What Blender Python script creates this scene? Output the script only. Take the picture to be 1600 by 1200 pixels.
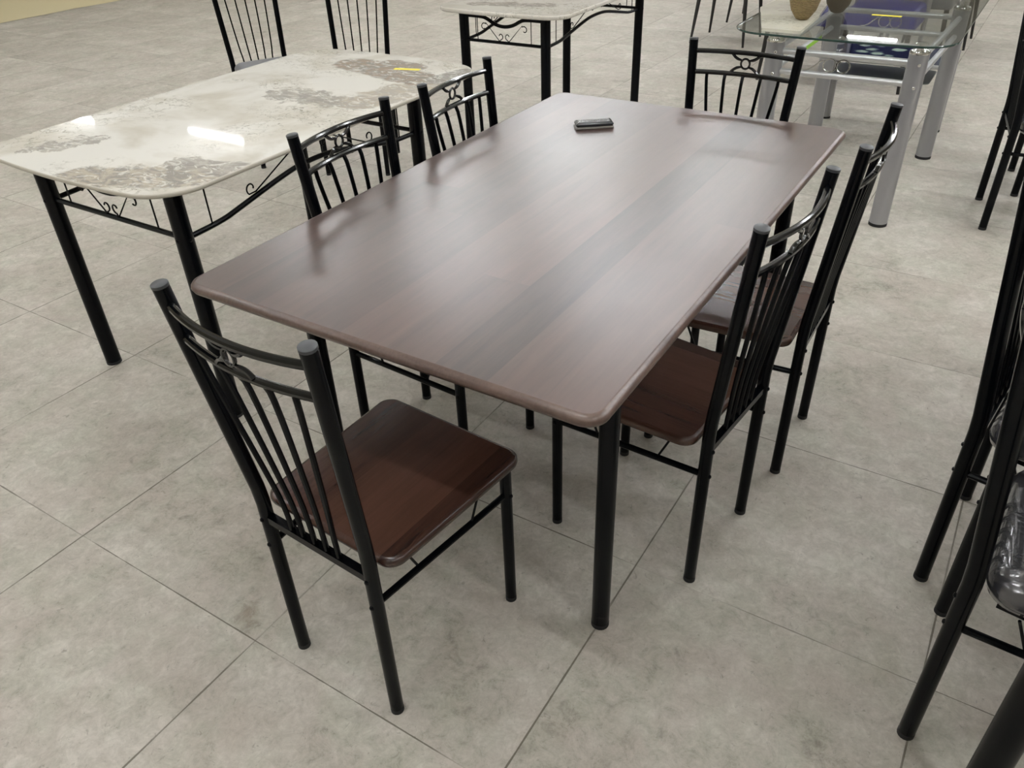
import bpy, bmesh, math, random
from mathutils import Vector, Matrix
random.seed(4)
for o in list(bpy.data.objects): bpy.data.objects.remove(o)
S = bpy.context.scene
COL = S.collection
PI = math.pi

# ------------------------------------------------------------ camera
yaw, pitch, roll = -0.5810, 0.6116, -0.0395
F = Vector((math.sin(yaw)*math.cos(pitch), math.cos(yaw)*math.cos(pitch), -math.sin(pitch)))
R0 = Vector((math.cos(yaw), -math.sin(yaw), 0)); U0 = R0.cross(F)
RR = math.cos(roll)*R0+math.sin(roll)*U0; UU = -math.sin(roll)*R0+math.cos(roll)*U0
cam = bpy.data.cameras.new('camera'); co = bpy.data.objects.new('camera', cam); COL.objects.link(co)
M = Matrix((RR, UU, -F)).transposed().to_4x4(); M.translation = Vector((0.8465, -1.5763, 1.4570))
co.matrix_world = M
cam.sensor_width = 36; cam.lens = 1238.3/1600*36; cam.clip_start = .02; cam.clip_end = 100
S.camera = co

# ------------------------------------------------------------ world, exposure
W = bpy.data.worlds.new('world'); S.world = W; W.use_nodes = True
bg = W.node_tree.nodes['Background']; bg.inputs[0].default_value = (1, .98, .94, 1); bg.inputs[1].default_value = .35
S.view_settings.view_transform = 'Standard'; S.view_settings.look = 'None'
S.view_settings.gamma = 1; S.view_settings.use_curve_mapping = False
S.view_settings.exposure = 0.0
TUBE_E = 128.0
CEIL_Z = 3.5

# ------------------------------------------------------------ helpers
def srgb(r, g, b):
    f = lambda c: (c/255/12.92) if c/255 <= .04045 else ((c/255+.055)/1.055)**2.4
    return (f(r), f(g), f(b), 1)
def link(name, bm, mats, parent=None, smooth=True, angle=35):
    me = bpy.data.meshes.new(name)
    bmesh.ops.recalc_face_normals(bm, faces=bm.faces)
    bm.to_mesh(me); bm.free()
    if not isinstance(mats, (list, tuple)): mats = [mats]
    for m in mats: me.materials.append(m)
    if smooth:
        me.polygons.foreach_set('use_smooth', [True]*len(me.polygons))
        me.set_sharp_from_angle(angle=math.radians(angle))
        for p in me.polygons:
            if p.loop_total > 24: p.use_smooth = False
    o = bpy.data.objects.new(name, me); COL.objects.link(o)
    if parent: o.parent = parent
    return o
def thing(name, label, cat, loc=(0, 0, 0), rz=0, group=None):
    o = bpy.data.objects.new(name, None); COL.objects.link(o)
    o.empty_display_size = .05
    o.location = loc; o.rotation_euler = (0, 0, rz); o['label'] = label; o['category'] = cat
    if group: o['group'] = group
    return o
def tag(o, label, cat, group=None):
    o['label'] = label; o['category'] = cat
    if group: o['group'] = group
    return o
def dup(root, loc, rz, label, group=None):
    r = root.copy(); COL.objects.link(r); r.location = loc; r.rotation_euler = (0, 0, rz); r['label'] = label
    if group: r['group'] = group
    for ch in list(root.children):
        c = ch.copy(); COL.objects.link(c); c.parent = r
        for g in ch.children:
            d = g.copy(); COL.objects.link(d); d.parent = c
    return r
def tube(bm, pts, r, seg=12, caps=True, closed=False, squash=1.0, up=None):
    pts = [Vector(p) for p in pts]; n = len(pts); rings = []
    rs = r if isinstance(r, (list, tuple)) else [r]*n
    prev = None
    for i, p in enumerate(pts):
        if closed: t = (pts[(i+1) % n]-pts[i-1]).normalized()
        elif i == 0: t = (pts[1]-p).normalized()
        elif i == n-1: t = (p-pts[i-1]).normalized()
        else: t = ((pts[i+1]-p).normalized()+(p-pts[i-1]).normalized()).normalized()
        if prev is None:
            a = Vector(up) if up else (Vector((0, 0, 1)) if abs(t.z) < .9 else Vector((1, 0, 0)))
        else: a = prev
        u = (a-t*a.dot(t)).normalized(); v = t.cross(u); prev = u
        off = PI/4 if seg == 4 else 0
        rings.append([bm.verts.new(p+rs[i]*(math.cos(2*PI*k/seg+off)*u*squash+math.sin(2*PI*k/seg+off)*v)) for k in range(seg)])
    m = n if closed else n-1
    for i in range(m):
        A, B = rings[i], rings[(i+1) % n]
        for k in range(seg): bm.faces.new((A[k], A[(k+1) % seg], B[(k+1) % seg], B[k]))
    if caps and not closed:
        bm.faces.new(rings[0][::-1]); bm.faces.new(rings[-1])
    return rings
def box(bm, x0, x1, y0, y1, z0, z1, mi=0):
    v = [bm.verts.new((x, y, z)) for z in (z0, z1) for y in (y0, y1) for x in (x0, x1)]
    for f in ((0, 2, 3, 1), (4, 5, 7, 6), (0, 1, 5, 4), (2, 6, 7, 3), (0, 4, 6, 2), (1, 3, 7, 5)):
        bm.faces.new([v[i] for i in f]).material_index = mi
def rrect(hx, hy, rad, seg=8, bulge=0.0, n_edge=10, hx_front=None, sidebulge=0.0):
    """outline of a rounded rectangle; hx_front widens the +y end (trapezoid)"""
    pts = []; hf = hx if hx_front is None else hx_front
    cs = [(hf-rad, hy-rad, 0), (-(hf-rad), hy-rad, PI/2), (-(hx-rad), -(hy-rad), PI), (hx-rad, -(hy-rad), 3*PI/2)]
    for i, (cx, cy, a0) in enumerate(cs):
        for k in range(seg+1):
            a = a0+PI/2*k/seg; pts.append([cx+rad*math.cos(a), cy+rad*math.sin(a)])
        nx = cs[(i+1) % 4]; a1 = a0+PI/2
        e = pts[-1]; s = [nx[0]+rad*math.cos(nx[2]), nx[1]+rad*math.sin(nx[2])]
        for k in range(1, n_edge): pts.append([e[0]+(s[0]-e[0])*k/n_edge, e[1]+(s[1]-e[1])*k/n_edge])
    if bulge:
        for p in pts: p[1] += math.copysign(bulge*(1-(p[0]/hx)**2), p[1])*min(1, abs(p[1])/(hy-rad))**6
    return pts
def slab(bm, outline, profile, z_top_crown=0, mi_side=None):
    """profile: list of (inset, z) from bottom to top"""
    n = len(outline); cx = sum(p[0] for p in outline)/n; cy = sum(p[1] for p in outline)/n
    nrm = []
    for i in range(n):
        a = Vector(outline[i-1]); b = Vector(outline[(i+1) % n]); t = (b-a).normalized(); nrm.append(Vector((t.y, -t.x)))
    rings = []
    for ins, z in profile:
        rings.append([bm.verts.new((outline[i][0]-nrm[i].x*ins, outline[i][1]-nrm[i].y*ins, z)) for i in range(n)])
    for A, B in zip(rings, rings[1:]):
        for i in range(n):
            f = bm.faces.new((A[i], A[(i+1) % n], B[(i+1) % n], B[i]))
            if mi_side is not None: f.material_index = mi_side
    bm.faces.new(rings[0][::-1]); bm.faces.new(rings[-1])
def bez(p0, p1, p2, p3, n=8):
    p0, p1, p2, p3 = map(Vector, (p0, p1, p2, p3))
    return [(1-t)**3*p0+3*(1-t)**2*t*p1+3*(1-t)*t*t*p2+t**3*p3 for t in [i/n for i in range(n+1)]]
def smooth_path(pts, it=2):
    pts = [Vector(p) for p in pts]
    for _ in range(it):
        q = [pts[0]]
        for a, b in zip(pts, pts[1:]): q += [a*.75+b*.25, a*.25+b*.75]
        q.append(pts[-1]); pts = q
    return pts
def lathe(bm, prof, seg=24, cx=0, cy=0):
    rings = [[bm.verts.new((cx+r*math.cos(2*PI*k/seg), cy+r*math.sin(2*PI*k/seg), z)) for k in range(seg)] for r, z in prof]
    for A, B in zip(rings, rings[1:]):
        for k in range(seg): bm.faces.new((A[k], A[(k+1) % seg], B[(k+1) % seg], B[k]))
    bm.faces.new(rings[0][::-1]); bm.faces.new(rings[-1])
def bolt(bm, p, d, r=.005, h=.004):
    p = Vector(p); d = Vector(d).normalized()
    tube(bm, [p, p+d*h*.6, p+d*h], [r, r*.9, r*.45], seg=8)

# ------------------------------------------------------------ materials
class NT:
    def __init__(s, name):
        s.m = bpy.data.materials.new(name); s.m.use_nodes = True; s.t = s.m.node_tree; s.b = s.t.nodes['Principled BSDF']
    def n(s, typ, **kw):
        nd = s.t.nodes.new(typ)
        for k, v in kw.items():
            if k.startswith('_'): nd.inputs[k[1:]].default_value = v
            else: setattr(nd, k, v)
        return nd
    def l(s, a, b): s.t.links.new(a, b)
    def math(s, op, a, b=None, c=None, clamp=False):
        nd = s.n('ShaderNodeMath', operation=op); nd.use_clamp = clamp
        for i, v in enumerate((a, b, c)):
            if v is None: continue
            if isinstance(v, (int, float)): nd.inputs[i].default_value = v
            else: s.l(v, nd.inputs[i])
        return nd.outputs[0]
    def mix(s, fac, a, b, mode='MIX'):
        nd = s.n('ShaderNodeMix', data_type='RGBA', blend_type=mode)
        for i, v in ((0, fac), (6, a), (7, b)):
            if isinstance(v, (int, float)): nd.inputs[i].default_value = v
            elif isinstance(v, tuple): nd.inputs[i].default_value = v
            else: s.l(v, nd.inputs[i])
        return nd.outputs[2]
    def noise(s, vec, scale, detail=4, rough=.55, dist=0):
        nd = s.n('ShaderNodeTexNoise', _Scale=scale, _Detail=detail, _Roughness=rough, _Distortion=dist); s.l(vec, nd.inputs['Vector']); return nd.outputs['Fac']
    def ramp(s, fac, stops):
        nd = s.n('ShaderNodeValToRGB'); s.l(fac, nd.inputs[0]); cr = nd.color_ramp
        while len(cr.elements) > 1: cr.elements.remove(cr.elements[0])
        cr.elements[0].position = stops[0][0]; cr.elements[0].color = stops[0][1]
        for p, cc in stops[1:]:
            e = cr.elements.new(p); e.color = cc
        return nd.outputs[0]
    def obj(s): return s.n('ShaderNodeTexCoord').outputs['Object']
    def mapping(s, vec, scale=(1, 1, 1), loc=(0, 0, 0)):
        nd = s.n('ShaderNodeMapping'); nd.inputs['Scale'].default_value = scale; nd.inputs['Location'].default_value = loc
        s.l(vec, nd.inputs[0]); return nd.outputs[0]
    def bump(s, h, strength=.2, dist=.01):
        nd = s.n('ShaderNodeBump', _Strength=strength, _Distance=dist); s.l(h, nd.inputs['Height']); s.l(nd.outputs[0], s.b.inputs['Normal'])
    def set(s, **kw):
        for k, v in kw.items(): s.b.inputs[k.replace('_', ' ')].default_value = v
def plain(name, col, rough=.5, metal=0, **kw):
    t = NT(name); t.set(Base_Color=col, Roughness=rough, Metallic=metal, **kw)
    if name == 'black_paint': return t.m
    # faint surface variation
    nz = t.noise(t.obj(), 60, 3); r = t.math('MULTIPLY_ADD', nz, .12, rough-.06); t.l(r, t.b.inputs['Roughness'])
    return t.m
BLACK = plain('black_paint', (.0010, .0016, .0026, 1), .22, 0, Specular_IOR_Level=.13)
GLOSS = plain('glossy_black_paint', (.0012, .0016, .0022, 1), .12, 0, Specular_IOR_Level=.6)
CAPM = plain('grey_plastic_cap', (.045, .048, .052, 1), .42)
RUBBER = plain('black_rubber', (.008, .008, .009, 1), .7)
RAILM = plain('bright_silver_paint', srgb(205, 205, 206), .34, .6)
SHELFG = plain('grey_glass_shelf', srgb(150, 156, 152), .5)
SILVER = plain('silver_paint', srgb(165, 165, 168), .34, .55)
CHROME = plain('chrome', (.85, .85, .84, 1), .08, 1)
YELLOW = plain('yellow_paper', srgb(240, 225, 40), .5)
GREEN = plain('green_tape', srgb(160, 215, 60), .5)
BLUE = plain('blue_vinyl', srgb(34, 38, 132), .35)
NAVY = plain('navy_vinyl', srgb(22, 26, 62), .4)
GREYSEAT = plain('grey_vinyl', srgb(120, 122, 125), .35)
DARKLEG = plain('dark_leg', srgb(28, 26, 25), .4)
CHARCOAL = plain('charcoal_fabric', srgb(48, 48, 50), .8)

def wood_mat(name, pitch, seed, rough, lo, hi, spec=.5, coat=0.0, sm=.14, ln=40.0, wk=.36):
    t = NT(name); o = t.obj(); sep = t.n('ShaderNodeSeparateXYZ'); t.l(o, sep.inputs[0]); x, y, z = sep.outputs
    cell = t.math('FLOOR', t.math('DIVIDE', t.math('ADD', x, seed), pitch))
    w1 = t.n('ShaderNodeTexWhiteNoise', noise_dimensions='1D'); t.l(cell, w1.inputs['W'])
    ysh = t.math('FLOOR', t.math('DIVIDE', t.math('ADD', y, t.math('MULTIPLY', w1.outputs[0], 3.0)), ln))
    comb = t.n('ShaderNodeCombineXYZ'); t.l(cell, comb.inputs[0]); t.l(ysh, comb.inputs[1])
    w2 = t.n('ShaderNodeTexWhiteNoise', noise_dimensions='2D'); t.l(comb.outputs[0], w2.inputs['Vector'])
    off = t.n('ShaderNodeVectorMath', operation='MULTIPLY_ADD'); t.l(w2.outputs['Color'], off.inputs[0]); off.inputs[1].default_value = (5, 5, 5)
    t.l(t.mapping(o, (1, .07, 1)), off.inputs[2])
    g1 = t.noise(off.outputs[0], 42, 6, .6, .6); g2 = t.noise(off.outputs[0], 160, 4, .6)
    g3 = t.noise(t.mapping(o, (1, .35, 1)), 7, 3)
    v = t.math('MULTIPLY_ADD', g1, .52, t.math('MULTIPLY', w2.outputs[0], wk))
    v = t.math('MULTIPLY_ADD', g2, .22, v); v = t.math('MULTIPLY_ADD', g3, .25, v)
    c = t.ramp(v, [(.36, lo), (.64, tuple(a*.5+b*.5 for a, b in zip(lo, hi))), (.98, hi)])
    t.l(c, t.b.inputs['Base Color'])
    smudge = t.noise(t.mapping(o, (1, .8, 1), (3.1, 1.7, 0)), 5.5, 5, .6, .5)
    t.l(t.math('MULTIPLY_ADD', smudge, sm, rough-sm/2), t.b.inputs['Roughness'])
    t.set(Specular_IOR_Level=spec, Coat_Weight=coat, Coat_Roughness=rough*.8)
    t.bump(g2, .03, .0005)
    return t.m
WOOD = wood_mat('dark_walnut_laminate', .102, .051, .345, srgb(26, 20, 21), srgb(88, 66, 58), .5, .62)
WOODSEAT = wood_mat('dark_walnut_seat', .088, .04, .27, srgb(36, 24, 20), srgb(84, 56, 45), .5, .12, .02, 30, .36)
def wood_edge():
    t = NT('walnut_edge'); o = t.obj()
    g = t.noise(t.mapping(o, (1.0, 1.0, 14)), 9, 5, .6); g2 = t.noise(t.mapping(o, (12, 12, 3)), 14, 3)
    c = t.ramp(t.math('MULTIPLY_ADD', g2, .35, t.math('MULTIPLY', g, .7)), [(.3, srgb(58, 44, 40)), (.75, srgb(108, 88, 78))])
    t.l(c, t.b.inputs['Base Color']); t.set(Roughness=.32, Specular_IOR_Level=.6); return t.m
EDGE = wood_edge()

def marble_mat(name, patches, seed=0.0, base=srgb(238, 236, 228)):
    t = NT(name); o = t.mapping(t.obj(), (1, 1, 1), (0, 0, 0)); on = t.mapping(t.obj(), (1, 1, 1), (seed, seed*.7, 0))
    sep = t.n('ShaderNodeSeparateXYZ'); t.l(o, sep.inputs[0]); x, y, _ = sep.outputs
    n1 = t.noise(on, 9, 7, .65, .8); n2 = t.noise(on, 34, 6, .68, 1.2); n3 = t.noise(on, 3.2, 4, .6, .4); n4 = t.noise(on, 90, 3); n5 = t.noise(t.mapping(on, (1, 1.7, 1)), 13, 6, .6, 1.5); n6 = t.noise(t.mapping(on, (1, 1.6, 1), (4, 2, 0)), 16, 7, .65, 2.0)
    col = base
    col = t.mix(t.ramp(n3, [(.45, (0, 0, 0, 1)), (.62, (1, 1, 1, 1))]), col, tuple(list(srgb(214, 209, 196)[:3])+[1]))
    # thin wandering veins and freckles
    n7 = t.noise(t.mapping(on, (1, 1.5, 1), (1, 7, 0)), 7, 8, .62, 1.2)
    vein = t.ramp(t.math('ABSOLUTE', t.math('SUBTRACT', n7, .5)), [(.0, (1, 1, 1, 1)), (.016, (0, 0, 0, 1))])
    area = t.ramp(t.noise(on, 3.6, 3), [(.45, (0, 0, 0, 1)), (.57, (1, 1, 1, 1))])
    fr = t.math('MULTIPLY', t.ramp(n2, [(.56, (0, 0, 0, 1)), (.63, (1, 1, 1, 1))]), area)
    fr = t.math('MAXIMUM', t.math('MULTIPLY', t.math('MULTIPLY', vein, area), .8), fr)
    col = t.mix(t.math('MULTIPLY', fr, .8), col, srgb(152, 148, 134))
    for (ax, ay), (bx, by), w, amp, c1, c2, k in patches:
        dx, dy = bx-ax, by-ay; L2 = max(dx*dx+dy*dy, 1e-6)
        px = t.math('SUBTRACT', x, ax); py = t.math('SUBTRACT', y, ay)
        h = t.math('ADD', t.math('MULTIPLY', px, dx/L2), t.math('MULTIPLY', py, dy/L2), clamp=True)
        qx = t.math('SUBTRACT', px, t.math('MULTIPLY', h, dx)); qy = t.math('SUBTRACT', py, t.math('MULTIPLY', h, dy))
        d = t.math('SQRT', t.math('ADD', t.math('MULTIPLY', qx, qx), t.math('MULTIPLY', qy, qy)))
        d = t.math('ADD', d, t.math('MULTIPLY', t.math('SUBTRACT', n1, .5), amp*2))
        d = t.math('ADD', d, t.math('MULTIPLY', t.math('SUBTRACT', n2, .5), amp*.9))
        m = t.ramp(t.math('DIVIDE', d, w), [(.80, (1, 1, 1, 1)), (1.0, (0, 0, 0, 1))])
        inner = t.mix(t.ramp(n5, [(.42, (0, 0, 0, 1)), (.58, (1, 1, 1, 1))]), c1, c2)
        inner = t.mix(t.ramp(n6, [(.52, (0, 0, 0, 1)), (.62, (.8, .8, .8, 1))]), inner, base)
        col = t.mix(t.math('MULTIPLY', m, k), col, inner)
    t.l(col, t.b.inputs['Base Color']); t.set(Roughness=.025, Specular_IOR_Level=.5)
    return t.m
G1, G2, G3, G4 = srgb(184, 178, 168), srgb(156, 152, 145), srgb(168, 152, 138), srgb(194, 184, 168)
MARBLE_A = marble_mat('white_marble_gloss', [
    ((-.02, .13), (.32, .14), .075, .085, G1, G2, .8),
    ((.30, .16), (.36, .45), .11, .10, G4, G1, .9),
    ((-.08, .55), (.30, .47), .085, .03, G2, G3, .95),
    ((.05, .62), (.18, .60), .05, .02, G3, G2, .9),
    ((.36, .50), (.39, .62), .06, .03, srgb(176, 175, 170), G2, .9),
    ((.08, -.70), (.34, -.55), .09, .06, G4, G2, .95),
    ((.24, -.50), (.40, -.46), .05, .05, G1, G2, .9),
    ((-.26, -.62), (-.18, -.50), .045, .11, G1, G2, .8)], 0.0)
MARBLE_B = marble_mat('white_marble_thick', [
    ((-.2, -.50), (.15, -.42), .05, .09, G1, G2, .8),
    ((.0, -.2), (.3, -.1), .06, .08, G1, G2, .8)], 3.7, srgb(226, 222, 212))
MARBLE_C = marble_mat('white_marble_sample', [((-.05, .05), (.04, .09), .012, .012, G1, G2, .8)], 8.1, srgb(228, 226, 208))

def glass_mat(name, tint, edge=False):
    m = bpy.data.materials.new(name); m.use_nodes = True; t = m.node_tree; t.nodes.remove(t.nodes['Principled BSDF'])
    out = t.nodes['Material Output']
    tr = t.nodes.new('ShaderNodeBsdfTransparent'); tr.inputs[0].default_value = tint
    gl = t.nodes.new('ShaderNodeBsdfGlossy'); gl.inputs['Roughness'].default_value = .01
    ge = t.nodes.new('ShaderNodeNewGeometry'); dt = t.nodes.new('ShaderNodeVectorMath'); dt.operation = 'DOT_PRODUCT'
    t.links.new(ge.outputs['Incoming'], dt.inputs[0]); t.links.new(ge.outputs['Normal'], dt.inputs[1])
    def mt(op, a, b):
        nd = t.nodes.new('ShaderNodeMath'); nd.operation = op
        for i, v in enumerate((a, b)):
            if isinstance(v, (int, float)): nd.inputs[i].default_value = v
            elif v is not None: t.links.new(v, nd.inputs[i])
        return nd
    fr = mt('ADD', mt('MULTIPLY', mt('POWER', mt('SUBTRACT', 1.0, mt('ABSOLUTE', dt.outputs['Value'], None).outputs[0]).outputs[0], 5.0).outputs[0], .9).outputs[0], .045)
    mx = t.nodes.new('ShaderNodeMixShader'); t.links.new(fr.outputs[0], mx.inputs[0])
    t.links.new(tr.outputs[0], mx.inputs[1]); t.links.new(gl.outputs[0], mx.inputs[2]); t.links.new(mx.outputs[0], out.inputs[0])
    return m
GLASS = glass_mat('clear_grey_glass', (.94, .965, .96, 1))
GLASSEDGE = plain('green_glass_edge', srgb(42, 62, 56), .1)
def floral():
    t = NT('floral_printed_glass'); o = t.obj()
    v = t.n('ShaderNodeTexVoronoi', _Scale=9); t.l(t.mapping(o, (1, 1, 1), (.1, .2, 0)), v.inputs['Vector'])
    n = t.noise(o, 30, 4); d = t.math('MULTIPLY_ADD', n, .3, v.outputs['Distance'])
    c = t.ramp(d, [(.40, srgb(150, 165, 150)), (.50, srgb(90, 105, 110)), (.56, srgb(20, 24, 52))])
    t.l(c, t.b.inputs['Base Color']); t.set(Roughness=.05); return t.m
FLORAL = floral()
def plastic_vinyl():
    t = NT('plastic_wrapped_vinyl'); o = t.obj(); n = t.noise(t.mapping(o, (1, .5, 1)), 9, 4, .55, 1.5)
    t.set(Base_Color=srgb(62, 62, 66), Roughness=.22, Coat_Weight=1.0, Coat_Roughness=.06, Specular_IOR_Level=.8)
    t.bump(n, .4, .02); return t.m
VINYL = plastic_vinyl()
def woven():
    t = NT('woven_straw'); o = t.obj(); w = t.n('ShaderNodeTexWave', _Scale=55, _Distortion=3); w.bands_direction = 'Z'; t.l(o, w.inputs[0])
    n = t.noise(o, 120, 3); c = t.ramp(t.math('MULTIPLY_ADD', n, .5, t.math('MULTIPLY', w.outputs['Fac'], .5)), [(.25, srgb(96, 80, 50)), (.8, srgb(182, 158, 112))])
    t.l(c, t.b.inputs['Base Color']); t.set(Roughness=.8); t.bump(w.outputs['Fac'], .8, .004); return t.m
WOVEN = woven()
def floor_mat():
    t = NT('vinyl_floor_tiles'); o = t.obj(); sep = t.n('ShaderNodeSeparateXYZ'); t.l(o, sep.inputs[0]); x, y, _ = sep.outputs
    P = .6325; X0 = .3665; Y0 = .287; PY = .6235
    gx = t.math('DIVIDE', t.math('SUBTRACT', x, X0), P); gy = t.math('DIVIDE', t.math('SUBTRACT', y, Y0), PY)
    cx = t.math('FLOOR', gx); cy = t.math('FLOOR', gy)
    wob = t.math('MULTIPLY', t.math('SUBTRACT', t.noise(o, 14, 5), .5), .006)
    fx = t.math('ABSOLUTE', t.math('SUBTRACT', gx, t.math('ROUND', gx))); fy = t.math('ABSOLUTE', t.math('SUBTRACT', gy, t.math('ROUND', gy)))
    comb = t.n('ShaderNodeCombineXYZ'); t.l(cx, comb.inputs[0]); t.l(cy, comb.inputs[1])
    wn = t.n('ShaderNodeTexWhiteNoise', noise_dimensions='2D'); t.l(comb.outputs[0], wn.inputs['Vector'])
    off = t.n('ShaderNodeVectorMath', operation='MULTIPLY_ADD'); t.l(wn.outputs['Color'], off.inputs[0]); off.inputs[1].default_value = (7, 7, 7); t.l(o, off.inputs[2])
    a = t.noise(off.outputs[0], 3.2, 6, .6, .5); b = t.noise(off.outputs[0], 24, 10, .76, .55); c = t.noise(o, 95, 4, .7); e = t.noise(o, .7, 3)
    v = t.math('MULTIPLY_ADD', a, .42, t.math('MULTIPLY', b, .62)); v = t.math('MULTIPLY_ADD', c, .20, v)
    v = t.math('MULTIPLY_ADD', wn.outputs['Value'], .05, v)
    col = t.ramp(v, [(.45, srgb(136, 131, 119)), (.57, srgb(176, 170, 158)), (.66, srgb(191, 185, 174)), (.80, srgb(216, 210, 200))])
    pinkish = t.mix(t.ramp(t.noise(off.outputs[0], 5, 5, .6), [(.42, (0, 0, 0, 1)), (.66, (.55, .55, .55, 1))]), col, srgb(188, 173, 164))
    col = t.mix(.45, col, pinkish)
    tint = t.noise(t.mapping(off.outputs[0], (1, 1, 1), (2, 9, 0)), 8, 6, .62, .4)
    col = t.mix(t.ramp(tint, [(.44, (0, 0, 0, 1)), (.62, (.42, .42, .42, 1))]), col, t.mix(1.0, col, (.90, .985, .92, 1), 'MULTIPLY'))
    spk = t.ramp(t.noise(off.outputs[0], 60, 7, .75, .8), [(.585, (0, 0, 0, 1)), (.68, (.6, .6, .6, 1))])
    col = t.mix(spk, col, srgb(128, 122, 110))
    # fine dark seams, broken here and there
    brk = t.ramp(t.noise(o, 3.1, 4), [(.36, (.25, .25, .25, 1)), (.52, (1, 1, 1, 1))])
    brky = t.ramp(t.noise(t.mapping(o, (1, 1, 1), (5, 3, 0)), 1.9, 3), [(.40, (.12, .12, .12, 1)), (.54, (1, 1, 1, 1))])
    sx = t.math('LESS_THAN', t.math('ADD', fx, wob), .0030); sy = t.math('LESS_THAN', t.math('ADD', fy, wob), .0022)
    wide = t.ramp(t.math('ADD', fx, t.math('MULTIPLY', t.noise(o, 22, 5), .03)), [(.010, (1, 1, 1, 1)), (.024, (0, 0, 0, 1))])
    s = t.math('MAXIMUM', t.math('MULTIPLY', sx, brk), t.math('MULTIPLY', sy, brky))
    s = t.math('MAXIMUM', t.math('MULTIPLY', s, .78), t.math('MULTIPLY', t.math('MULTIPLY', wide, c), .32))
    col = t.mix(s, col, srgb(78, 70, 56))
    # brown stain near a corner of tiles
    dx = t.math('SUBTRACT', x, -.335); dy = t.math('SUBTRACT', y, -.915)
    dd = t.math('SQRT', t.math('ADD', t.math('MULTIPLY', dx, dx), t.math('MULTIPLY', dy, dy)))
    st = t.ramp(t.math('ADD', dd, t.math('MULTIPLY', b, .10)), [(.055, (.7, .7, .7, 1)), (.09, (0, 0, 0, 1))])
    col = t.mix(t.math('MULTIPLY', st, c), col, srgb(120, 96, 70))
    t.l(col, t.b.inputs['Base Color'])
    t.l(t.math('MULTIPLY_ADD', b, .18, .42), t.b.inputs['Roughness']); t.set(Specular_IOR_Level=.35)
    t.bump(b, .06, .003)
    return t.m
FLOOR = floor_mat()
WALLM = plain('cream_wall_paint', srgb(205, 200, 185), .8)
CEILM = plain('white_ceiling_paint', srgb(215, 213, 205), .85)
YFLOOR = plain('yellow_vinyl_floor', srgb(224, 212, 172), .5)
def emit(name, col, s):
    m = bpy.data.materials.new(name); m.use_nodes = True; b = m.node_tree.nodes['Principled BSDF']
    b.inputs['Base Color'].default_value = (.8, .8, .8, 1); b.inputs['Emission Color'].default_value = col; b.inputs['Emission Strength'].default_value = s; return m
TUBEM = emit('lit_tube', (.975, .99, 1.03, 1), TUBE_E)
WHITEM = plain('white_enamel', srgb(225, 225, 220), .4)

# ------------------------------------------------------------ room
X0, X1, Y0, Y1 = -16, 9, -7, 21
def struct(name, bm, m):
    o = link(name, bm, m, smooth=False); o['kind'] = 'structure'; return o
bm = bmesh.new(); box(bm, X0, X1, Y0, Y1, -.1, 0); struct('floor', bm, FLOOR)
bm = bmesh.new(); box(bm, X0, X1, Y0, Y1, CEIL_Z, CEIL_Z+.1); struct('ceiling', bm, CEILM)
bm = bmesh.new(); box(bm, X0-.1, X0, Y0, Y1, 0, CEIL_Z); struct('wall_left', bm, WALLM)
bm = bmesh.new(); box(bm, X1, X1+.1, Y0, Y1, 0, CEIL_Z); struct('wall_right', bm, WALLM)
bm = bmesh.new(); box(bm, X0, X1, Y1, Y1+.1, 0, CEIL_Z); struct('wall_back', bm, WALLM)
bm = bmesh.new(); box(bm, X0, X1, Y0-.1, Y0, 0, CEIL_Z); struct('wall_front', bm, WALLM)
bm = bmesh.new()   # yellowish vinyl sheet on the floor along the left side of the hall, slightly ragged edge
ys = [Y0+i*.35 for i in range(int((Y1-Y0)/.35)+1)]
e = [bm.verts.new((-8.19+random.uniform(-.025, .025), y, .003)) for y in ys]; w = [bm.verts.new((X0+.01, y, .003)) for y in ys]
for i in range(len(ys)-1): bm.faces.new((w[i], e[i], e[i+1], w[i+1]))
struct('trim_1', bm, YFLOOR)

# ceiling tube lights: some read from tabletop reflections, others added for brightness
TUBES = [(-8.54, 5.50), (-11.35, 5.15)]
TUBES += [(x, y) for y in (3.9, 6.2) for x in (-5.2, -3.3, -1.5)]+[(-5.2, 8.7), (-5.2, 11.3), (-3.3, 12.0), (1.5, 11.3), (3.2, 1.7), (1.7, 2.5)]+[(2.6, y) for y in (2.8, 6.5, 10.5)]  # some at right are unseen extras that brighten the floor there
TUBES += [(x, y) for y in (-3.4, -1.3, .7) for x in (-6.4, -3.2, -.1, 2.6)]+[(4.6, 0), (4.8, 3.4), (1.6, 4.2), (4.2, 7.5), (1.4, 8.6)]  # unseen tubes added to lift the foreground and right-hand floor
TUBES += [(x, 15) for x in (-6, -2, 2)]+[(-12.5, 0), (-12, 12), (-11.5, -4)]
def make_light():
    t = thing('tube_light', 'white ceiling fixture with one lit fluorescent tube, many of the set added for light', 'light', (0, 0, CEIL_Z), 0, 'tube lights on the ceiling')
    bm = bmesh.new(); box(bm, -.60, .60, -.02, .02, -.045, -.001); link('housing', bm, WHITEM, t, smooth=False)
    bm = bmesh.new(); tube(bm, [(-.56, 0, -.10), (.56, 0, -.10)], .014, seg=12); link('lamp_tube', bm, TUBEM, t)
    for s in (-1, 1):
        bm = bmesh.new(); box(bm, s*.575-.015, s*.575+.015, -.016, .016, -.118, -.044); link('socket', bm, WHITEM, t, smooth=False)
    return t
lt = make_light()
for i, (x, y) in enumerate(TUBES):
    if i == 0: lt.location = (x, y, CEIL_Z)
    else: dup(lt, (x, y, CEIL_Z), 0, 'white ceiling fixture with one lit fluorescent tube, many of the set added for light')

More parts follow.
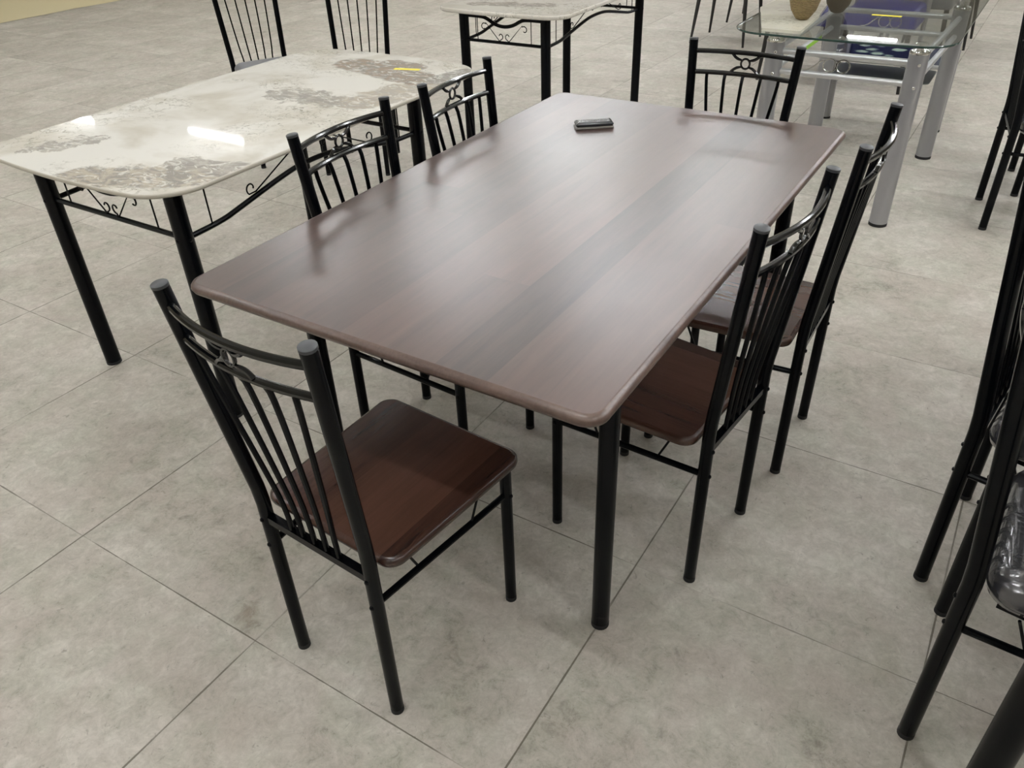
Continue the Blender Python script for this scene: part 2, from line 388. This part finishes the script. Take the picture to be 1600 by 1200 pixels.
# ------------------------------------------------------------ dining table with walnut top
def wood_table():
    t = thing('dining_table', 'large dining table with dark walnut laminate top and rounded corners', 'table')
    ol = rrect(.457, .7585, .04, 8)
    th = .023; H = .75
    prof = [(.012, H-th), (.004, H-th+.003), (.0, H-th*.55), (.001, H-.008), (.005, H-.003), (.011, H-.0006), (.0125, H)]
    bm = bmesh.new(); slab(bm, ol, prof)
    for f in bm.faces:
        f.material_index = 0 if (abs(f.normal.z) > .9 or len(f.verts) > 10) else 1
    link('tabletop', bm, [WOOD, EDGE], t, angle=50)
    for x, y in ((.369, -.53), (-.365, -.53), (.369, .555), (-.365, .555)):
        bm = bmesh.new(); tube(bm, [(x, y, .006), (x, y, H-th-.001)], .0195, 20); l = link('leg', bm, BLACK, t)
        bm = bmesh.new(); tube(bm, [(x, y, 0), (x, y, .012)], .0199, 20); link('foot_cap', bm, RUBBER, l)
    bm = bmesh.new()
    for s in (-1, 1):
        tube(bm, [(-.365, s*.54, .70), (.369, s*.54, .70)], .011, 8); tube(bm, [(s*.366, -.53, .70), (s*.366, .55, .70)], .011, 8)
        tube(bm, [(s*.12, -.54, .712), (s*.12, .54, .712)], .009, 8)
    link('apron_frame', bm, BLACK, t)
    return t
wood_table()

# ------------------------------------------------------------ chairs
def make_chair(label, seat='wood', Ht=.907, spindle_r=.0052, zr=(.872, .812), sp_b=.031, cushion=False, panel=False, wid=1.0, R=.0135):
    t = thing('dining_chair', label, 'chair')
    W0, W1 = .138*wid, (.1643*wid if wid < 1.1 else .138*wid+.008); yt = -.05*(Ht-.45)/.457
    WF, DF = (.164*wid if wid < 1.1 else .178), .360
    ZB = .45
    def pc(s, z):
        if z <= ZB-.06: return Vector((s*W0, 0, z))
        k = max(0, (z-ZB)/(Ht-ZB)); w = W0+(W1-W0)*k; y = yt*k
        return Vector((s*w, y, z))
    dirv = (pc(1, Ht)-pc(1, ZB)).normalized()
    for s in (-1, 1):
        bm = bmesh.new(); tube(bm, [pc(s, .005), pc(s, .36), pc(s, .43), pc(s, .47), pc(s, .52), pc(s, Ht-.003)], R, 16)
        bolt(bm, pc(s, .392)+Vector((0, -R+.001, 0)), (0, -1, 0)); bolt(bm, pc(s, .325)+Vector((0, -R+.001, 0)), (0, -1, 0))
        p = link('back_post', bm, BLACK, t)
        top = pc(s, Ht); d = (pc(s, Ht)-pc(s, Ht-.1)).normalized()
        bm = bmesh.new(); tube(bm, [top-d*.004, top+d*.001, top+d*.0022], [R*1.03, R*1.03, R*.9], 16); link('end_cap', bm, CAPM, p)
        bm = bmesh.new(); tube(bm, [pc(s, 0), pc(s, .012)], R*1.015, 16); link('foot_cap', bm, RUBBER, p)
        bm = bmesh.new(); tube(bm, [(s*WF, DF, .005), (s*WF, DF, .397)], .0125, 16)
        bolt(bm, (s*(WF+.012), DF, .325), (s, 0, 0)); l = link('leg', bm, BLACK, t)
        bm = bmesh.new(); tube(bm, [(s*WF, DF, 0), (s*WF, DF, .012)], .0127, 16); link('foot_cap', bm, RUBBER, l)
        # side stretcher with slanted brace rods
        a = Vector((s*W0, 0, .325)); b = Vector((s*WF, DF, .325))
        bm = bmesh.new(); tube(bm, [a, b], .0072, 10); st = link('stretcher', bm, BLACK, t)
        for k0, k1 in ((.30, .22), (.70, .78)):
            bm = bmesh.new(); p0 = a.lerp(b, k0); p1 = a.lerp(b, k1); p1.z = .392; tube(bm, [p0, p1], .0028, 6)
            link('brace_rod', bm, BLACK, st)
    def railpt(z, k, bow):
        q = pc(-1, z).lerp(pc(1, z), k); q.y -= bow*(1-(2*k-1)**2)**1.0; return q
    for z, bw in ((zr[0], .028), (zr[1], .022)):
        bm = bmesh.new(); tube(bm, [railpt(z, k/14, bw) for k in range(15)], .0072, 10); link('back_rail', bm, GLOSS, t)
    # bow shaped ornament between the rails: ring with four curved arms
    zc = (zr[0]+zr[1])/2; cc = railpt(zc, .5, .025); hz = (zr[0]-zr[1])/2
    bm = bmesh.new()
    tube(bm, [cc+Vector((.0135*math.cos(a), 0, .0145*math.sin(a))) for a in [2*PI*i/20 for i in range(20)]], .0033, 6, closed=True)
    for sx in (-1, 1):
        for sz in (-1, 1):
            e = railpt(zc+sz*(hz-.004), .5+sx*.13, .025)
            p0 = cc+Vector((sx*.011, 0, sz*.010))
            tube(bm, bez(p0, p0+Vector((sx*.012, 0, sz*.001)), e+Vector((-sx*.010, 0, -sz*.012)), e, 8), [.0028, .0034, .0040, .0044, .0046, .0046, .0046, .0046, .0048], 6)
    link('bow_ornament', bm, GLOSS, t)
    # seat level bar
    bm = bmesh.new(); tube(bm, [pc(-1, .392), pc(1, .392)], .0115, 4, up=(0, 0, 1)); link('bottom_rail', bm, BLACK, t)
    if panel:
        bm = bmesh.new(); pts = []
        n = 10
        for k in range(n+1):
            for z in (.50, zr[1]):
                pts.append(railpt(z, .07+.86*k/n, .02))
        vs = [[bm.verts.new(p+Vector((0, d, 0))) for p in pts] for d in (-.012, .014)]
        for k in range(n):
            i = 2*k
            bm.faces.new((vs[0][i], vs[0][i+2], vs[0][i+3], vs[0][i+1])); bm.faces.new((vs[1][i], vs[1][i+1], vs[1][i+3], vs[1][i+2]))
            for q in (0, 1): bm.faces.new((vs[0][i+q], vs[0][i+2+q], vs[1][i+2+q], vs[1][i+q]))
        for i in (0, 2*n): bm.faces.new((vs[0][i], vs[0][i+1], vs[1][i+1], vs[1][i]))
        link('back_panel', bm, VINYL, t)
    else:
        for i in range(5):
            k = (i-2)
            zt = zr[1]; top = railpt(zt, .5+k*.056*wid/(2*pc(1, zt).x), .022)
            f = lambda z, x: Vector((x, pc(1, z).y-(.012*(z-.40)/.4 if z > .4 else 0), z))
            xt = k*.056*wid; xb = k*sp_b*wid
            path = [top, f(zt-.03, xt*.985+xb*.015)]
            path += [f(.52, xb*1.06+xt*.05), f(.455, xb), f(.40, xb)]
            path[-1].y = -.002; path[-2].y -= .003
            bm = bmesh.new(); tube(bm, smooth_path(path, 2), spindle_r, 8); link('spindle', bm, BLACK, t)
    # seat
    if cushion:
        ol = rrect(W0+.006, .185, .05, 8, hx_front=W0+.010)
        ol = [(x, y+.205) for x, y in ol]
        bm = bmesh.new(); slab(bm, ol, [(.012, .400), (.002, .405), (-.003, .42), (-.002, .437), (.006, .450), (.022, .458), (.05, .463)])
        link('seat_cushion', bm, VINYL if seat == 'vinyl' else GREYSEAT, t, angle=60)
    else:
        ol = rrect(.172, .188, .035, 8, hx_front=.187); ol = [(x, y+.2095) for x, y in ol]
        prof = [(.008, .4005), (.002, .403), (0, .410), (.001, .416), (.005, .4200), (.010, .4214)]
        bm = bmesh.new(); slab(bm, ol, prof); link('seat', bm, WOODSEAT, t, angle=50)
    bm = bmesh.new()
    tube(bm, [(-.122*wid, .045, .391), (-.15*wid, .345, .391), (.15*wid, .345, .391), (.122*wid, .045, .391)], .008, 4, up=(0, 0, 1)); link('seat_frame', bm, BLACK, t)
    return t
GRP = 'walnut seated chairs around the walnut dining table'
LBL = dict(A='black steel chair with walnut seat at the near end of the walnut table',
           B='black steel chair with walnut seat at the right of the walnut table, nearer one',
           C='black steel chair right of the walnut table, farther one, just before the silver leg',
           D='black steel chair left of the walnut table, nearer one, overlapping the marble table frame',
           E='black steel chair left of the walnut table, farther one, by the marble table corner',
           F='black steel chair at the far end of the walnut table, before the glass table')
chairA = make_chair(LBL['A']); chairA['group'] = GRP
chairA.location = (-.0255, -.9198, 0); chairA.rotation_euler = (0, 0, -.063)
for k, (x, y, a) in dict(B=(.5056, -.1736, 1.4675), C=(.5487, .300, 1.580), D=(-.4866, -.1709, -1.5564), E=(-.4794, .2982, -1.5385), F=(.0856, .886, PI+.003)).items():
    dup(chairA, (x, y, 0), a, LBL[k])
# chairs standing beyond the marble table: taller, thin fanned spindles, grey seats
g = make_chair('black chair with thin fanned spindles and grey seat, left of two beyond the marble table', Ht=1.06, spindle_r=.0038, zr=(1.02, .965), sp_b=.038, cushion=True, seat='grey')
g['group'] = 'grey seated chairs beyond the marble table'
g.location = (-2.78, 1.55, 0); g.rotation_euler = (0, 0, -2.071); g.scale = (1.03, 1.03, 1.03)
h_ = dup(g, (-2.154, 1.69, 0), 3.60, 'black chair with thin fanned spindles, right of two beyond the marble table')
h_.scale = (.965, .965, .965)
# vinyl seated chairs at the right edge
v = make_chair('black chair with shiny plastic wrapped seat at the lower right edge, nearest one', Ht=.95, zr=(.915, .855), cushion=True, seat='vinyl', wid=1.25, R=.0155)
v['group'] = 'plastic wrapped chairs along the right edge'
v.location = (1.0, -.291, 0); v.rotation_euler = (0, 0, -PI/2-.04)
dup(v, (.975, .134, 0), -PI/2-.145, 'black chair with shiny plastic wrapped seat, second from the bottom at the right edge')
dup(v, (.815, 2.28, 0), -PI/2+.15, 'black steel chair at the far right edge, left one of two, beside the silver table')
dup(v, (.90, 2.74, 0), -PI/2+.12, 'black steel chair at the far right edge, mostly hidden behind another chair')

# ------------------------------------------------------------ marble topped tables with scroll frames
def spiral(c, r, a0, sgn, plane, turns=.72):
    """points of a small inward curl; plane 'x' (in xz) or 'y' (in yz)"""
    pts = []
    for i in range(15):
        k = i/14; a = a0-(-sgn)*turns*2*PI*k*1.0; q = r*(1-.55*k)
        u, v_ = q*math.cos(a), q*math.sin(a)
        pts.append(Vector((c[0]+u, c[1], c[2]+v_)) if plane == 'x' else Vector((c[0], c[1]+u, c[2]+v_)))
    return pts
def marble_table(name, label, loc, topc, hx, hy, rad, bulge, th, mat, legs, r, H=.75, dip=.035, edge_mat=None):
    t = thing(name, label, 'table', loc)
    bm = bmesh.new(); ol = [(x+topc[0], y+topc[1]) for x, y in rrect(hx, hy, rad, 12, bulge)]
    b = min(.004, th*.25)
    slab(bm, ol, [(b, H-th), (0, H-th+b), (0, H-b), (b*.4, H-b*.3), (b*1.2, H)])
    if edge_mat:
        for f in bm.faces:
            if len(f.verts) < 10: f.material_index = 1
    link('tabletop', bm, [mat, edge_mat or mat], t, angle=50)
    x0, x1, y0, y1 = legs; zt = H-th
    for x in (x0, x1):
        for y in (y0, y1):
            bm = bmesh.new(); tube(bm, [(x, y, .006), (x, y, zt-.001)], r, 20)
            bolt(bm, (x+math.copysign(r-.002, x-(x0+x1)/2), y, .588), (math.copysign(1, x-(x0+x1)/2), 0, 0), .006)
            bolt(bm, (x, y+math.copysign(r-.002, y-(y0+y1)/2), .588), (0, math.copysign(1, y-(y0+y1)/2), 0), .006)
            l = link('leg', bm, BLACK, t)
            bm = bmesh.new(); tube(bm, [(x, y, 0), (x, y, .010)], r*1.01, 20); link('foot_cap', bm, RUBBER, l)
    xm = (x0+x1)/2; zl = .59; zu = .703; hw = (x1-x0)/2
    for y in (y0, y1):      # short sides: straight tube below, dipping tube above
        bm = bmesh.new(); tube(bm, [(x0, y, zl), (x1, y, zl)], .0078, 10); link('lower_rail', bm, BLACK, t)
        bm = bmesh.new()
        pts = [(x0, y, zu), (xm-hw*.55, y, zu), (xm-hw*.42, y, zu-.006), (xm-hw*.22, y, zu-dip+.003), (xm, y, zu-dip-.006), (xm+hw*.22, y, zu-dip+.003), (xm+hw*.42, y, zu-.006), (xm+hw*.55, y, zu), (x1, y, zu)]
        tube(bm, smooth_path(pts, 2), .0085, 10); link('upper_rail', bm, BLACK, t)
        for s in (-1, 1):
            bm = bmesh.new(); tube(bm, [(xm+s*hw*.66, y, zl), (xm+s*hw*.66, y, zu)], .0024, 6); link('upright_rod', bm, BLACK, t)
            tp = Vector((xm+s*.105, y, .676)); bt = Vector((xm+s*.030, y, .599))
            up = spiral((xm+s*.117, y, .657), .018, PI/2+(.75 if s > 0 else -.75), -s, 'x')
            lo_ = spiral((xm+s*.021, y, .619), .016, -PI/2, -s, 'x')
            bm = bmesh.new(); tube(bm, up[::-1]+[tp, bt]+[Vector((xm+s*.022, y, .598))]+lo_, .0024, 6); link('scroll', bm, BLACK, t)
    ym = (y0+y1)/2; hl = (y1-y0)/2
    for x in (x0, x1):      # long sides: straight tube under the top, arched tube below
        bm = bmesh.new(); tube(bm, [(x, y0, zu+.012), (x, y1, zu+.012)], .0085, 10); link('upper_rail', bm, BLACK, t)
        bm = bmesh.new()
        pts = [(x, y0, zl-.004), (x, ym-hl*.74, zl), (x, ym-hl*.62, zl+.012), (x, ym-hl*.22, zl+.052), (x, ym-hl*.08, zl+.058), (x, ym+hl*.08, zl+.058), (x, ym+hl*.22, zl+.052), (x, ym+hl*.62, zl+.012), (x, ym+hl*.74, zl), (x, y1, zl-.004)]
        tube(bm, smooth_path(pts, 2), .0078, 10); link('lower_rail', bm, BLACK, t)
        for s in (-1, 1):
            bm = bmesh.new(); tube(bm, [(x, ym+s*hl*.81, zl), (x, ym+s*hl*.81, zu+.01)], .0024, 6); link('upright_rod', bm, BLACK, t)
            a = Vector((x, ym+s*(hl*.50-.012), zl+.038)); b = Vector((x, ym+s*hl*.12, zu+.006))
            lo_ = spiral((x, ym+s*(hl*.50+.003), zl+.052), .018, -PI/2+s*.6, s, 'y')
            up = spiral((x, ym+s*hl*.10, zu-.018), .016, PI/2, s, 'y')
            bm = bmesh.new(); tube(bm, lo_[::-1]+[a, b]+up, .0024, 6); link('scroll', bm, BLACK, t)
    return t
MEDGE = plain('marble_edge', srgb(196, 190, 176), .35)
mt = marble_table('marble_table', 'glossy white marble topped table with black scroll frame on the left', (-1.262, .205, 0), (0, 0), .4175, .70, .125, .028, .012, MARBLE_A, (-.295, .308, -.602, .41), .0245, edge_mat=MEDGE)
bm = bmesh.new(); box(bm, -.05, .05, -.011, .011, 0, .0006); s_ = link('sticker', bm, YELLOW, mt, smooth=False); s_.location = (.165, .565, .7502); s_.rotation_euler = (0, 0, .28); s_['label'] = 'yellow price strip'
ft = marble_table('marble_table', 'white marble topped table with thick edge and black frame, behind the walnut table', (-1.40, 2.47, 0), (0, 0), .365, .65, .10, .02, .019, MARBLE_B, (-.25, .22, -.55, .52), .0245)
# table whose thick leg shows at the bottom right corner
def corner_table():
    t = thing('dining_table', 'dark table showing only one thick black leg at the bottom right corner', 'table', (1.5, .22, 0))
    bm = bmesh.new(); slab(bm, rrect(.44, .93, .05), [(.004, .726), (0, .730), (0, .746), (.004, .75)]); link('tabletop', bm, WOOD, t)
    for x in (-.41, .36):
        for y in (-.86, .86):
            bm = bmesh.new(); tube(bm, [(x, y, .005), (x, y, .725)], .026, 20); l = link('leg', bm, BLACK, t)
            bm = bmesh.new(); tube(bm, [(x, y, 0), (x, y, .010)], .027, 20); link('foot_cap', bm, RUBBER, l)
    return t
corner_table()

# ------------------------------------------------------------ slim case on the walnut table
ph = thing('phone_case', 'small dark flip phone case lying on the walnut tabletop', 'phone', (-.181, .467, .75), .663)
def rbox(hx, hy, z0, z1, r=.006, b=.003):
    bm = bmesh.new(); slab(bm, rrect(hx, hy, r, 5, n_edge=2), [(b*.6, z0), (0, z0+b*.6), (0, z1-b), (b*.6, z1-b*.3), (b*1.6, z1)]); return bm
link('lower_shell', rbox(.055, .0235, 0, .0065), plain('grey_shell', srgb(120, 116, 112), .3), ph)
link('upper_shell', rbox(.054, .0225, .0068, .0175, b=.005), plain('dark_gloss_shell', srgb(40, 42, 46), .18), ph)

# ------------------------------------------------------------ silver glass dining table
def ring(bm, c, r, rad, n=20):
    tube(bm, [Vector(c)+Vector((r*math.cos(2*PI*i/n), 0, r*math.sin(2*PI*i/n))) for i in range(n)], rad, 6, closed=True)
def silver_leg(t, x, y, h, r):
    bm = bmesh.new(); tube(bm, [(x, y, .012), (x, y, h)], r, 24); l = link('leg', bm, SILVER, t)
    bm = bmesh.new(); tube(bm, [(x, y, 0), (x, y, .013)], r*1.02, 24); link('foot_cap', bm, RUBBER, l)
    bm = bmesh.new(); lathe(bm, [(r*1.02, h), (r*1.03, h+.004), (r*.95, h+.012), (r*.60, h+.017), (r*.50, h+.022), (r*.50, h+.030), (r*.66, h+.032), (r*.66, h+.037), (r*.5, h+.040)], 24, x, y)
    link('leg_cap', bm, CHROME, l)
    return l
def glass_table():
    t = thing('glass_table', 'silver legged dining table with clear rounded glass top, behind the walnut table', 'table', (.15, 2.55, 0))
    Hg = .7415
    bm = bmesh.new(); ol = rrect(.425, .70, .13, 14, .02)
    slab(bm, ol, [(.002, Hg), (0, Hg+.002), (0, Hg+.006), (.002, Hg+.008)])
    for f in bm.faces:
        if len(f.verts) < 10: f.material_index = 1
    gt = link('glass_top', bm, [GLASS, GLASSEDGE], t)
    L = dict(fr=(.30, -.59), fl=(-.25, -.59), rr=(.326, .37), rl=(-.235, .37))
    r = .037; hl = .70
    for k, (x, y) in L.items():
        l = silver_leg(t, x, y, hl, r)
        bm = bmesh.new()
        for z in (.665, .58):
            sy = -1 if y < 0 else 1
            bolt(bm, (x+.012, y+sy*(r-.003), z), (.2, sy, 0), .007, .006)
        link('bolt', bm, CHROME, l)
    for (a, b) in (('fl', 'fr'), ('rl', 'rr')):
        A, B = L[a], L[b]
        for z in (.665, .585):
            bm = bmesh.new(); tube(bm, [(A[0], A[1], z), (B[0], B[1], z)], .0125, 12); link('rail', bm, RAILM, t)
        bm = bmesh.new(); mx = (A[0]+B[0])/2; my = (A[1]+B[1])/2
        for s in (-1, 1): ring(bm, (mx+s*.026-.02, my, .625), .026, .0028)
        for s in (-1,): tube(bm, bez((mx+s*.05-.02, my, .64), (mx+s*.09, my, .65), (mx+s*.10, my, .60), (mx+s*.15, my, .597), 8), .003, 6)
        link('ring_ornament', bm, CHROME, t)
    for (a, b) in (('fl', 'rl'), ('fr', 'rr')):
        A, B = L[a], L[b]
        for z in (.665, .585):
            bm = bmesh.new(); tube(bm, [(A[0], A[1], z), (B[0], B[1], z)], .0125, 12); link('rail', bm, RAILM, t)
    bm = bmesh.new(); box(bm, -.06, .06, -.011, .011, 0, .0006); s_ = link('sticker', bm, YELLOW, t, smooth=False); s_.location = (.09, -.18, Hg+.0082); s_['label'] = 'yellow price strip'
    bm = bmesh.new(); box(bm, 0, .0008, -.13, .13, -.009, .009); s_ = link('tape', bm, GREEN, t, smooth=False); s_.location = (-.2272, -.02, .585); s_.rotation_euler = (0, 0, -.0156); s_['label'] = 'lime green tape on side rail'
    return t
glass_table()
# smaller matching table behind it
def low_table():
    t = thing('coffee_table', 'low silver coffee table with dark floral glass top, behind the glass dining table', 'table', (.145, 3.28, 0))
    bm = bmesh.new(); slab(bm, rrect(.32, .22, .03), [(.002, .40), (0, .402), (0, .408), (.002, .41)]); link('glass_top', bm, FLORAL, t)
    bm = bmesh.new(); slab(bm, rrect(.25, .15, .03), [(.002, .30), (0, .302), (0, .304), (.002, .306)]); link('glass_shelf', bm, [SHELFG], t)
    for x in (-.28, .31):
        for y in (-.11, .11):
            bm = bmesh.new(); tube(bm, [(x, y, .01), (x, y, .43)], .03, 20); l = link('leg', bm, SILVER, t)
            bm = bmesh.new(); tube(bm, [(x, y, 0), (x, y, .011)], .031, 20); link('foot_cap', bm, RUBBER, l)
            bm = bmesh.new(); lathe(bm, [(.0305, .43), (.031, .436), (.026, .447), (.012, .452)], 20, x, y); link('leg_cap', bm, CHROME, l)
    for y in (-.22, .22):
        bm = bmesh.new(); tube(bm, [(-.28, y, .405), (.31, y, .405)], .011, 10); link('rail', bm, RAILM, t)
    for x in (-.315, .32):
        bm = bmesh.new(); tube(bm, [(x, -.2, .405), (x, .2, .405)], .011, 10); link('rail', bm, RAILM, t)
    return t
low_table()

# marble sample, vases on the glass table
bm = bmesh.new()
q = [(-.144, 1.875), (.012, 1.872), (-.004, 2.22), (-.05, 2.60), (-.262, 2.60), (-.285, 2.30)]
lo = [bm.verts.new((x, y, .750)) for x, y in q]; hi = [bm.verts.new((x, y, .762)) for x, y in q]
bm.faces.new(lo[::-1]); bm.faces.new(hi)
for i in range(6): bm.faces.new((lo[i], lo[(i+1) % 6], hi[(i+1) % 6], hi[i]))
bmesh.ops.translate(bm, verts=bm.verts, vec=(.13, -2.2, -.750))
o = link('marble_sample', bm, MARBLE_C, smooth=False); o.location = (-.13, 2.2, .750); tag(o, 'cream white marble sample slab lying on the glass tabletop', 'slab')
def vase(name, x, y, z, s, mat, label):
    bm = bmesh.new(); lathe(bm, [(.016*s, 0), (.026*s, .004*s), (.048*s, .035*s), (.068*s, .10*s), (.078*s, .18*s), (.074*s, .26*s), (.052*s, .31*s), (.042*s, .335*s), (.046*s, .35*s), (.040*s, .349*s), (.036*s, .33*s)], 28)
    o = link(name, bm, mat); o.location = (x, y, z); tag(o, label, 'vase', 'vases on the glass table'); return o
vase('woven_vase', -.045, 2.10, .762, 1.05, WOVEN, 'tan woven straw vase standing on the marble sample')
vase('woven_vase', .035, 2.36, .7502, 1.0, plain('dark_straw', srgb(84, 76, 62), .8), 'dark grey brown vase behind the tan woven vase')

# ------------------------------------------------------------ chairs seen through and beyond the glass
def blue_chair(label, legm, seatm, backm):
    t = thing('upholstered_chair', label, 'chair')
    bm = bmesh.new(); slab(bm, rrect(.21, .20, .04), [(.01, .36), (0, .37), (0, .45), (.008, .465), (.03, .475)]); link('seat_cushion', bm, seatm, t)
    bm = bmesh.new(); slab(bm, rrect(.20, .025, .012, 4), [(.004, .50), (0, .51), (0, .93), (.006, .945)]); b = link('backrest', bm, backm, t); b.location = (0, -.19, 0)
    for sx in (-1, 1):
        bm = bmesh.new(); tube(bm, [(sx*.21, -.21, 0), (sx*.215, -.17, .42), (sx*.215, -.21, .95)], [.010, .016, .014], 12); link('back_post', bm, SILVER, t)
        bm = bmesh.new(); tube(bm, [(sx*.205, .20, 0), (sx*.18, .17, .38)], [.010, .017], 12); link('leg', bm, legm, t)
    return t
b0 = blue_chair('navy blue padded chair with dark legs behind the glass table, left one', DARKLEG, BLUE, NAVY)
b0['group'] = 'blue chairs behind the glass table'
b0.location = (-.545, 4.24, 0); b0.rotation_euler = (0, 0, PI)
dup(b0, (-.06, 4.26, 0), PI, 'navy blue padded chair with dark legs behind the glass table, right one')
b2 = blue_chair('grey padded chair behind the two blue chairs, beyond the glass table', DARKLEG, GREYSEAT, GREYSEAT)
b2.location = (.04, 5.06, 0); b2.rotation_euler = (0, 0, PI)
def leg_chair(label, h=.46):
    t = thing('padded_chair', label, 'chair')
    bm = bmesh.new(); slab(bm, rrect(.23, .23, .05), [(.012, .42), (0, .43), (0, .48), (.01, .495), (.04, .50)]); link('seat_cushion', bm, CHARCOAL, t)
    bm = bmesh.new(); slab(bm, rrect(.22, .03, .02, 4), [(.004, .50), (0, .52), (0, .86), (.01, .88)]); b = link('backrest', bm, CHARCOAL, t); b.location = (0, -.21, 0)
    for sx in (-1, 1):
        for sy in (-1, 1):
            bm = bmesh.new(); tube(bm, [(sx*.215, sy*.215, 0), (sx*.175, sy*.175, .42)], [.009, .018], 12); link('leg', bm, DARKLEG, t)
    return t
k0 = leg_chair('dark padded chair with tapered black legs, front one left of the glass table'); k0['group'] = 'dark tapered leg chairs in the background'
k0.location = (-1.353, 5.11, 0)
dup(k0, (-1.36, 5.98, 0), 0, 'dark padded chair with tapered legs, rearmost one left of the glass table')
dup(k0, (-.80, 5.52, 0), 0, 'dark padded chair with tapered legs above the left corner of the glass top')
dup(k0, (.13, 5.66, 0), 0, 'dark padded chair with tapered legs behind the blue chairs, right of the silver table leg')
